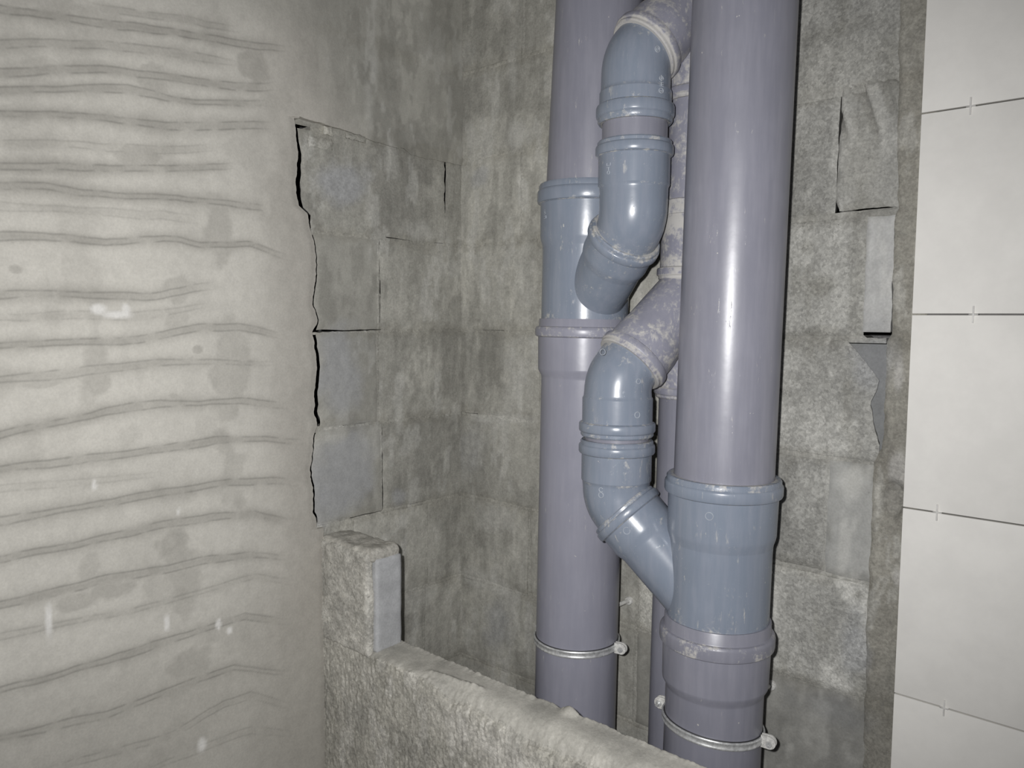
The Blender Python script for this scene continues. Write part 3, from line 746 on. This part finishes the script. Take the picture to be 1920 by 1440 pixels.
def sweep(name, path, prof, mat, parent=None, seg=72, closed=True):
    """prof: (distance along the path, radius, crust) – bends are refined automatically."""
    pr = []
    for (a, b) in zip(prof[:-1], prof[1:]):
        pr.append(a)
        if len(path.seg) > 1 and abs(b[0]-a[0]) > 0.006:
            k = int(abs(b[0]-a[0])/0.005)
            for q in range(1, k): pr.append(tuple(a[i]+(b[i]-a[i])*q/k for i in range(3)))
        elif abs(b[0]-a[0]) > 0.03 and (a[2] != b[2]):
            for q in range(1, 6): pr.append(tuple(a[i]+(b[i]-a[i])*q/6 for i in range(3)))
    pr.append(prof[-1])
    ref = None; P = []; D = []
    for s, r, d in pr:
        c, t = path.at(s)
        if ref is None:
            ref = np.cross(t, (0.3, -0.2, 0.9) if abs(t[2]) < 0.9 else (1, 0, 0)); ref /= np.linalg.norm(ref)
        ref = ref-t*(ref@t); ref /= np.linalg.norm(ref); bn = np.cross(t, ref)
        an = np.linspace(0, 2*math.pi, seg, endpoint=False)
        P.append(c+r*(np.cos(an)[:, None]*ref+np.sin(an)[:, None]*bn)); D += [d]*seg
    P = np.concatenate(P); n = len(pr)
    idx = np.arange(n*seg).reshape(n, seg); nx = np.roll(idx, -1, 1)
    f = np.stack([idx[:-1], nx[:-1], nx[1:], idx[1:]], -1).reshape(-1, 4)
    return make_mesh(name, P, f, dust=D, mat=mat, parent=parent, smooth=38)
def vpath(n, z0, z1): return Path([axp(n, z0), axp(n, z1)])
def rim(s0, s1, rb, rr, rl, flip=False, crust=(0.35, 0.0)):
    """Collar profile from s0 (mouth) to s1 (where it meets the socket body); rl = mouth radius, rr = rim radius."""
    w = s1-s0
    return [(s0, rl, 0.7), (s0, rr-0.005, crust[0]*.6), (s0+w*.10, rr-0.003, crust[0]*.45), (s0+w*.30, rr-0.003, crust[0]*.5), (s0+w*.36, rr-0.0008, crust[1]), (s0+w*.45, rr, 0),
            (s0+w*.85, rr, 0), (s0+w*.95, rr-0.0012, 0.2), (s1, rb+0.001, 0.55), (s1+0.001*np.sign(w), rb, 0.1)]

# --- the big stacks
def big_pipe(name, label, ax, z0, z1):
    t = thing(name, label, 'pipe', None)
    p = vpath(ax, z1, z0)
    sweep('barrel', p, [(0, .08, 0), (p.L-0.09, .08, 0), (p.L-0.012, .08, .15), (p.L, .08, .5)], M['purple'], t)
    return t
def socket_pipe(name, label, ax, zm, z1, z2, zs, zend, mt, rim_r=.0935):
    """Pipe with its own moulded socket: mouth zm, rim z1-z2, step at zs."""
    t = thing(name, label, 'pipe', None)
    p = vpath(ax, zm, zend); s = lambda z: (zm-z)*p.L/(zm-zend)
    sweep('barrel', p, [(s(zs)+.0, .0865, 0), (s(zs)+.004, .0860, .1), (s(zs)+.014, .0805, .05), (s(zs)+.018, .08, 0), (p.L, .08, 0)], mt, t)
    sweep('socket', p, [(s(z2)-.002, .0875, .5), (s(z2)+.003, .0875, 0), (s(zs), .0865, 0)], mt, t)
    sweep('rim', p, [(0, .0826, .3), (0, .0855, .2), (.001, .0862, .1), (s(z1)-.0015, .0866, .15), (s(z1)-.0005, .0872, .5), (s(z1)+.0005, rim_r-.0025, .55), (s(z1)+.003, rim_r-.0006, .5), (s(z1)+.006, rim_r, .45),
                     (s(z2)-.006, rim_r, .42), (s(z2)-.002, rim_r-.0008, .5), (s(z2)-.0003, rim_r-.003, .5), (s(z2)+.0008, .0874, .5), (s(z2)+.003, .0872, .2)], mt, t)
    return t
big_pipe('soil_pipe', 'thick purple-grey pipe standing in the corner, rising out of the blue-grey wye beside bare blocks', 'LU', 1.70, 2.62)
big_pipe('soil_pipe', 'long glossy thick purple-grey pipe nearest the tiles, running down into a blue-grey wye collar', 'R', 1.18, 2.62)
socket_pipe('soil_pipe', 'thick purple-grey pipe with moulded socket, dropping behind the low broken wall, one clamp', 'L', 1.502, 1.487, 1.468, 1.408, 0.0, M['purple_lit'])
socket_pipe('soil_pipe', 'thick purple-grey pipe under the large wye next to the tiles, dusty socket rim and clamp', 'R', 1.014, 0.994, 0.969, 0.908, 0.0, M['purple'])

# --- positions of the two offset chains
U = np.array((.6095, -.188)); Wd = np.array((.598, -.208))
ZA, ZB, ZC, ZD = 1.938, 1.668, 1.402, 1.188
def P3(xy, z): return np.array((xy[0], xy[1], z))
def junction(ax, P, up):
    z = P[2]
    for _ in range(4):
        a = axp(ax, z); z = P[2]+(1 if up else -1)*np.hypot(*(a[:2]-P[:2]))
    return axp(ax, z)
A, B, Cc, Dd = P3(U, ZA), P3(U, ZB), P3(Wd, ZC), P3(Wd, ZD)
JA = junction('T', A, True); JB = junction('L', B, False); JC = junction('T', Cc, True); JD = junction('R', Dd, False)
RB = 0.060
RS, RR = 0.0605, 0.0658        # socket body and rim radius of the 110 mm fittings
def branch(t, P, J, mat, rim_mat=None, body=0.055, SEAT=0.030):
    # SEAT: distance from the elbow's corner to the mouth of the branch socket
    """Branch of a wye: rim and socket near P, then the narrower tube running into the main at J."""
    p = Path([P, J]); e = p.L
    r = sweep('branch', p, [(SEAT+.020, RS, .1), (SEAT+.052, RS, 0), (SEAT+.056, RS-.0006, .2), (SEAT+.066, body+.0022, .1), (SEAT+.070, body+.0015, 0), (e, body, 0)], mat, t)
    q = sweep('branch_rim', p, rim(SEAT, SEAT+.022, RS, RR, .0555, crust=(.75, .3)), rim_mat or mat, r)
    return r
def big_wye(label, ax, zt, zr, zs, zb, P, J, seat=0.026):
    t = thing('wye_fitting', label, 'pipe fitting', None)
    p = vpath(ax, zt, zb-.045); s = lambda z: (zt-z)
    sweep('socket', p, [(s(zr)-.002, .0885, .2), (s(zr)+.004, .0880, 0), (s(zs), .0872, 0), (s(zs)+.006, .0862, .1), (s(zs)+.016, .0832, 0), (s(zs)+.02, .0826, 0)], M['grey'], t)
    sweep('body', p, [(s(zs)+.018, .0828, 0), (s(zs)+.03, .0824, 0), (s(zb)-.03, .0824, 0), (s(zb), .0824, .35), (p.L, .0815, .4)], M['grey'], t)
    sweep('rim', p, rim(0, s(zr), .0882, .0945, .0803, crust=(.5, 0)), M['grey'], t)
    branch(t, P, J, M['grey'], SEAT=seat)
    return t
wyeL = big_wye('large blue-grey wye in the corner stack, its branch turned towards the dusty middle pipe', 'L', 1.752, 1.716, 1.655, 1.5, B, JB)
wyeR = big_wye('large blue-grey wye nearest the tiles, its branch slanting up to a smaller elbow', 'R', 1.249, 1.220, 1.158, 1.012, Dd, JD, 0.019)

# --- the thinner middle stack with inverted wyes
def thin_pipe(label, z0, z1, mat, socket_dn=None, socket_up=None):
    t = thing('vent_pipe', label, 'pipe', None)
    p = vpath('T', z1, z0)
    sweep('barrel', p, [(0, .055, 0), (p.L*.5, .055, .05), (p.L, .055, .1)], mat, t)
    return t
thin_pipe('thin purple-grey pipe standing against the block wall between the two thick pipes', 0.0, 1.44, M['purple'])
def inv_wye(label, zmouth, ztop, P, J, seat=0.030):
    t = thing('wye_fitting', label, 'pipe fitting', None)
    p = vpath('T', zmouth, ztop)
    sweep('socket', p, [(.018, RS, .2), (.06, RS, .1), (.064, RS-.001, .2), (.074, .0572, .2), (p.L, .0565, .3)], M['dusty'], t)
    sweep('rim', p, rim(0, .02, RS, RR-.001, .0555, crust=(.6, .3)), M['dusty'], t)
    branch(t, P, J, M['dusty'], body=.0565, SEAT=seat)
    return t
inv_wye('dusty purple-grey upside-down wye on the thin pipe, cement-splashed branch slanting down to the lower elbows', 1.362, 1.60, Cc, JC)
inv_wye('dusty purple-grey upside-down wye at the top of the thin pipe, above the upper elbow', 1.880, 2.16, A, JA, 0.016)
t = thing('pipe_coupling', 'cement-whitened socket coupling on the thin pipe behind the glossy thick one', 'pipe fitting', None)
p = vpath('T', 1.572, 1.712)
sweep('socket', p, [(.020, RS, .15), (.10, RS, .4), (.108, RS-.001, .3), (.116, .0572, .4)], M['dusty'], t)
sweep('rim', p, rim(0, .022, RS, RR, .0555, crust=(.8, .5)), M['dusty'], t)
sweep('top_rim', p, [(.112, .0572, .3), (.114, .0605, .4), (.122, .0608, .4), (.126, .0600, .5), (.130, .0585, .4), (.138, .0585, .4), (.140, .055, .6)], M['dusty'], t)
thin_pipe('dust-coated length of thin pipe between the whitened coupling and the topmost wye', 1.66, 1.92, M['dusty'])
thin_pipe('thin purple-grey pipe running up from the topmost wye to the ceiling', 2.12, 2.62, M['purple'])

# --- elbows
def elbow(label, pin, corner, pout, s_rim_mouth, s_rim_in, s_body, flip):
    """Bend with spigot at pin and socket at pout; distances from the corner along the socket leg."""
    t = thing('elbow_fitting', label, 'pipe fitting', None)
    p = Path([pin, corner, pout], RB)
    c = np.linalg.norm(np.array(corner)-np.array(pin)); tl = RB*math.tan(math.pi/8)
    off = p.after - tl                               # path length that corresponds to the corner on the out leg
    S = lambda d: off+d
    sweep('bend', p, [(0, .0552, .2), (p.corner*.5, .0553, .6), (p.corner+.004, .0560, .25), (p.corner+.02, .0572, 0), (p.after, .0578, 0), (S(s_body)-.006, .0582, 0), (S(s_body)-.002, .0585, .25), (S(s_body), RS-.0006, .25), (S(s_body)+.002, RS, 0)], M['grey'], t)
    sweep('socket', p, [(S(s_body)+.0015, RS, 0), (S(s_rim_in)+.002, RS, .2)], M['grey'], t)
    pr = rim(-S(s_rim_mouth), -S(s_rim_in), RS, RR, .0553, crust=(.5, .1))
    sweep('rim', p, [(-s, r, d) for s, r, d in pr], M['grey'], t)
    return t, p
def toward(P, Q, d):
    v = np.array(Q)-np.array(P); return np.array(P)+v/np.linalg.norm(v)*d
dn = np.array((0, 0, -1.0))
eA, pA = elbow('topmost blue-grey elbow, its socket facing down over a short pipe piece', toward(A, JA, .085), A, A+dn*.12, .108, .078, .056, False)
eB, pB = elbow('glossy blue-grey elbow facing up, spigot pushed into the branch of the corner wye', toward(B, JB, .085), B, B-dn*.15, .133, .108, .058, False)
eC, pC = elbow('glossy blue-grey elbow hanging from the cement-splashed branch, socket facing down', toward(Cc, JC, .085), Cc, Cc+dn*.14, .101, .076, .034, False)
eD, pD = elbow('cement-stained blue-grey elbow facing up, spigot pushed into the large wye beside the tiles', toward(Dd, JD, .085), Dd, Dd-dn*.13, .107, .083, .036, False)
def short_pipe(label, xy, z0, z1):
    t = thing('pipe_piece', label, 'pipe', None)
    p = Path([P3(xy, z1), P3(xy, z0)])
    sweep('barrel', p, [(0, .055, .3), (.035, .055, .3), (p.L*.5, .055, .0), (p.L-.035, .055, .1), (p.L, .055, .3)], M['purple'], t)
short_pipe('short plain purple-grey pipe piece joining the two upper elbows', U, 1.775, 1.875)
short_pipe('narrow cement-crusted ring of pipe between the two lower elbows', Wd, 1.245, 1.345)

# --- moulded marks on the fittings: rings and raised characters
def hit(px, py, P, d, r):
    """Where a pixel's ray first meets a cylinder: point, normal, along-axis and around vectors."""
    P = np.array(P, float); d = np.array(d, float); d /= np.linalg.norm(d)
    w = ray(px, py); o = CAM-P
    a = w-d*(w@d); b = o-d*(o@d)
    A2, B2, C2 = a@a, 2*a@b, b@b-r*r
    D = B2*B2-4*A2*C2
    if D < 0: return None
    t = (-B2-math.sqrt(D))/(2*A2)
    q = CAM+w*t; n = q-P; n -= d*(n@d); n /= np.linalg.norm(n)
    return q, n, d, np.cross(d, n)
def strokes(name, parent, h, r, paths, wd=0.0006, mat=None):
    """Raised hairline strokes wrapped on a cylinder; each path is a list of (around, along) offsets in metres."""
    q, n, d, a = h; V = []; Fc = []
    c = q-n*r
    for pts in paths:
        pts = [np.array(p) for p in pts]; k = len(pts)
        b0 = len(V)
        for i, pnt in enumerate(pts):
            tg = pts[min(i+1, k-1)]-pts[max(i-1, 0)]; tg = tg/max(np.linalg.norm(tg), 1e-9); nn = np.array((-tg[1], tg[0]))
            for off, hgt in ((-wd, -.0003), (-wd*.5, .0006), (wd*.5, .0006), (wd, -.0003)):
                uu = pnt+nn*off; ang = uu[0]/r; rr = r+hgt
                V.append(c+d*uu[1]+rr*(n*math.cos(ang)+a*math.sin(ang)))
        for i in range(k-1):
            for e in range(3):
                Fc.append((b0+i*4+e, b0+i*4+e+1, b0+(i+1)*4+e+1, b0+(i+1)*4+e))
    return make_mesh(name, V, Fc, mat=mat or M['mark'], parent=parent, smooth=60)
def circ(cx, cy, r, a0=0, a1=360, n=20, sy=1.0):
    return [(cx+r*math.cos(math.radians(a0+(a1-a0)*i/n)), cy+sy*r*math.sin(math.radians(a0+(a1-a0)*i/n))) for i in range(n+1)]
vd = (0, 0, 1.0)
for px, py, rr in ((1197, 715, .0042), (1130, 660, .005)):
    h = hit(px, py, Cc, vd, .0575 if py > 690 else .06)
    if h: strokes('moulded_mark', eC, h, .0575, [circ(0, 0, rr)], .0005)
h = hit(1195, 778, Cc, vd, RS)
if h: strokes('moulded_mark', eC, h, RS, [circ(0, 0, .005)], .0006)
h = hit(1330, 968, axp('R', 1.18), vd, .088)
if h: strokes('moulded_mark', wyeR, h, .088, [circ(0, 0, .006)], .0005)
dB = (JD-Dd)/np.linalg.norm(JD-Dd)
h = hit(1175, 995, Dd, dB, RS)
if h: strokes('moulded_mark', wyeR, h, RS, [circ(0, 0, .0058, 200, 520)], .0005)
# upper elbow: round badge, then a column of turned characters
h = hit(1233, 92, A, vd, .058)
if h: strokes('moulded_mark', eA, h, .058, [circ(0, 0, .0048), circ(0, 0, .0022)], .0006)
h = hit(1240, 158, A, vd, RS)
if h:
    g = [circ(0, -.010, .0048, sy=.8), [(-.0046, -.010), (.0046, -.010)], [(-.0055, -.003), (.005, -.003)], [(-.0055, 0), (.005, 0)], [(-.0055, .003), (.005, .003)], [(0, -.003), (0, .003)],
         circ(0, .0095, .0042, sy=.8), [(0, .0045), (0, .0145)], [(-.0058, .0095), (.0058, .0095)]]
    strokes('moulded_lettering', eA, h, RS, g, .0006)
h = hit(1141, 316, B, vd, RS)
if h:
    g = [[(-.004, .009), (-.004, .005), (.004, .005), (.004, .009)], [(0, .002), (0, -.003)], [(-.004, .002), (.004, .002)], circ(0, -.0065, .0028)]
    strokes('moulded_lettering', eB, h, RS, g, .0005)
h = hit(1022, 402, axp('L', 1.7), vd, .088)
if h:
    g = [[(-.004, .008), (.004, .008)], [(-.004, .005), (.004, .005)], [(-.004, .005), (.004, .001)], [(-.004, .001), (.004, .001)], [(-.004, -.003), (.004, -.003), (.004, -.007), (-.004, -.007)]]
    strokes('moulded_lettering', wyeL, h, .088, g, .0005)
h = hit(1126, 935, Dd, (JD-Dd), .058)
h = hit(1127, 915, Dd, vd, .058)
if h:
    g = [circ(0, .012, .0042), [(-.004, .004), (0, .007), (.004, .004)], circ(0, -.003, .0036, 30, 330), circ(0, -.012, .0044)]
    strokes('moulded_lettering', eD, h, .058, g, .0006)

# --- clamps
def clamp(label, ax, z, tilt, ear_az, other_az):
    t = thing('pipe_clamp', label, 'pipe clamp', None)
    c = axp(ax, z); cam_az = math.atan2(CAM[1]-c[1], CAM[0]-c[0])
    tx, ty = tilt
    def ringpt(az, r, dz): return c+np.array((r*math.cos(az), r*math.sin(az), dz+tx*math.cos(az-cam_az)*.08+ty*math.sin(az-cam_az)*.08))
    def band(a0, a1, name, mat, r0, r1, hh):
        n = 60; V = []; Fc = []
        prof = [(r0, -hh), (r1-.0008, -hh), (r1, -hh+.0015), (r1, -hh*.55), (r1-.0007, -hh*.4), (r1-.0007, hh*.4), (r1, hh*.55), (r1, hh-.0015), (r1-.0008, hh), (r0, hh)]
        for i in range(n+1):
            az = a0+(a1-a0)*i/n
            V += [ringpt(az, r, dz) for r, dz in prof]
        m = len(prof)
        for i in range(n):
            for e in range(m):
                Fc.append((i*m+e, i*m+(e+1) % m, (i+1)*m+(e+1) % m, (i+1)*m+e))
        return make_mesh(name, V, Fc, mat=mat, parent=t, smooth=45)
    ea, oa = cam_az+ear_az, cam_az+other_az
    band(oa+.05, ea-.05, 'band', M['zinc'], .0812, .0846, .0066)
    band(ea+.05, oa-.05+2*math.pi, 'rear_band', M['zinc'], .0812, .0846, .0066)
    band(oa, oa+2*math.pi, 'rubber_lining', M['rubber'], .0803, .0818, .0078)
    # ears: two rounded plates standing out on each side, a bolt through them
    for az, nm in ((ea, 0), (oa, 1)):
        rad = np.array((math.cos(az), math.sin(az), 0)); tan = np.array((-math.sin(az), math.cos(az), 0)); zz = np.array((0, 0, 1.0))
        o = ringpt(az, .082, 0)
        for sgn in (-1, 1):
            V = []; Fc = []; n = 12
            out = [(0, -.010)]+[(.013+.0105*math.cos(q), .0105*math.sin(q)) for q in np.linspace(-math.pi/2, math.pi/2, n)]+[(0, .010)]
            for th in (.0022, .0048):
                V += [o+rad*x+zz*y+tan*sgn*th for x, y in out]
            k = len(out)
            Fc += [tuple(range(k)), tuple(range(2*k-1, k-1, -1))]+[(i, (i+1) % k, k+(i+1) % k, k+i) for i in range(k)]
            make_mesh('ear', V, Fc, mat=M['zinc_dusty'], parent=t, smooth=30)
        q0 = o+rad*.014-tan*.012; q1 = o+rad*.014+tan*.016
        pb = Path([q0, q1])
        bo = sweep('bolt', pb, [(0, .0005, 0), (0, .0045, 0), (.004, .0048, 0), (.0055, .0030, 0), (pb.L, .0028, 0), (pb.L, .0003, 0)], M['zinc'], t, seg=16)
        pn = Path([o+rad*.014+tan*.005, o+rad*.014+tan*.0095])
        sweep('nut', pn, [(0, .002, 0), (0, .0055, 0), (pn.L, .0055, 0), (pn.L, .002, 0)], M['zinc'], bo, seg=6)
    az = cam_az+math.pi; q0 = ringpt(math.pi/2, .084, 0); q1 = np.array((q0[0], 0.01, q0[2]))
    pb = Path([q0, q1])
    sweep('wall_stud', pb, [(0, .007, 0), (.008, .007, 0), (.008, .004, 0), (pb.L, .004, 0)], M['zinc'], t, seg=12)
    return t
clamp('zinc pipe clamp around the corner pipe, just above the low broken wall', 'L', .877, (0.0, 0.0), 1.12, -2.3)
clamp('zinc pipe clamp around the thick pipe nearest the tiles, below its socket', 'R', .829, (0.05, -0.10), 1.25, -1.95)

# --- screws left in the block wall
def screw(label, px, py, length, head):
    p = onY(px, py, 0.0)
    t = thing('wall_screw', label, 'screw', None)
    b = Path([(p[0], 0.015, p[2]), (p[0]-0.004, -length, p[2]-0.001)])
    sweep('shank', b, [(0, .0042, 0), (b.L-.006, .0042, 0), (b.L-.001, .0035, 0), (b.L, .0004, 0)], M['zinc_dusty'], t, seg=16)
    w = Path([(p[0], 0.004, p[2]), (p[0], -0.006, p[2])])
    sweep('washer', w, [(0, .004, 0), (0, head, 0), (.008, head, 0), (.0095, head-.001, 0), (.010, .004, 0)], M['zinc_dusty'], t, seg=20)
screw('dusty screw sticking out of the blocks beside the corner pipe, above its clamp', 1180, 1126, 0.034, .0085)
screw('small pale screw in the block wall just behind the large wye', 1449, 1071, 0.05, .005)
screw('dusty screw head in the wall behind the socket of the pipe near the tiles', 1446, 1284, 0.03, .0095)
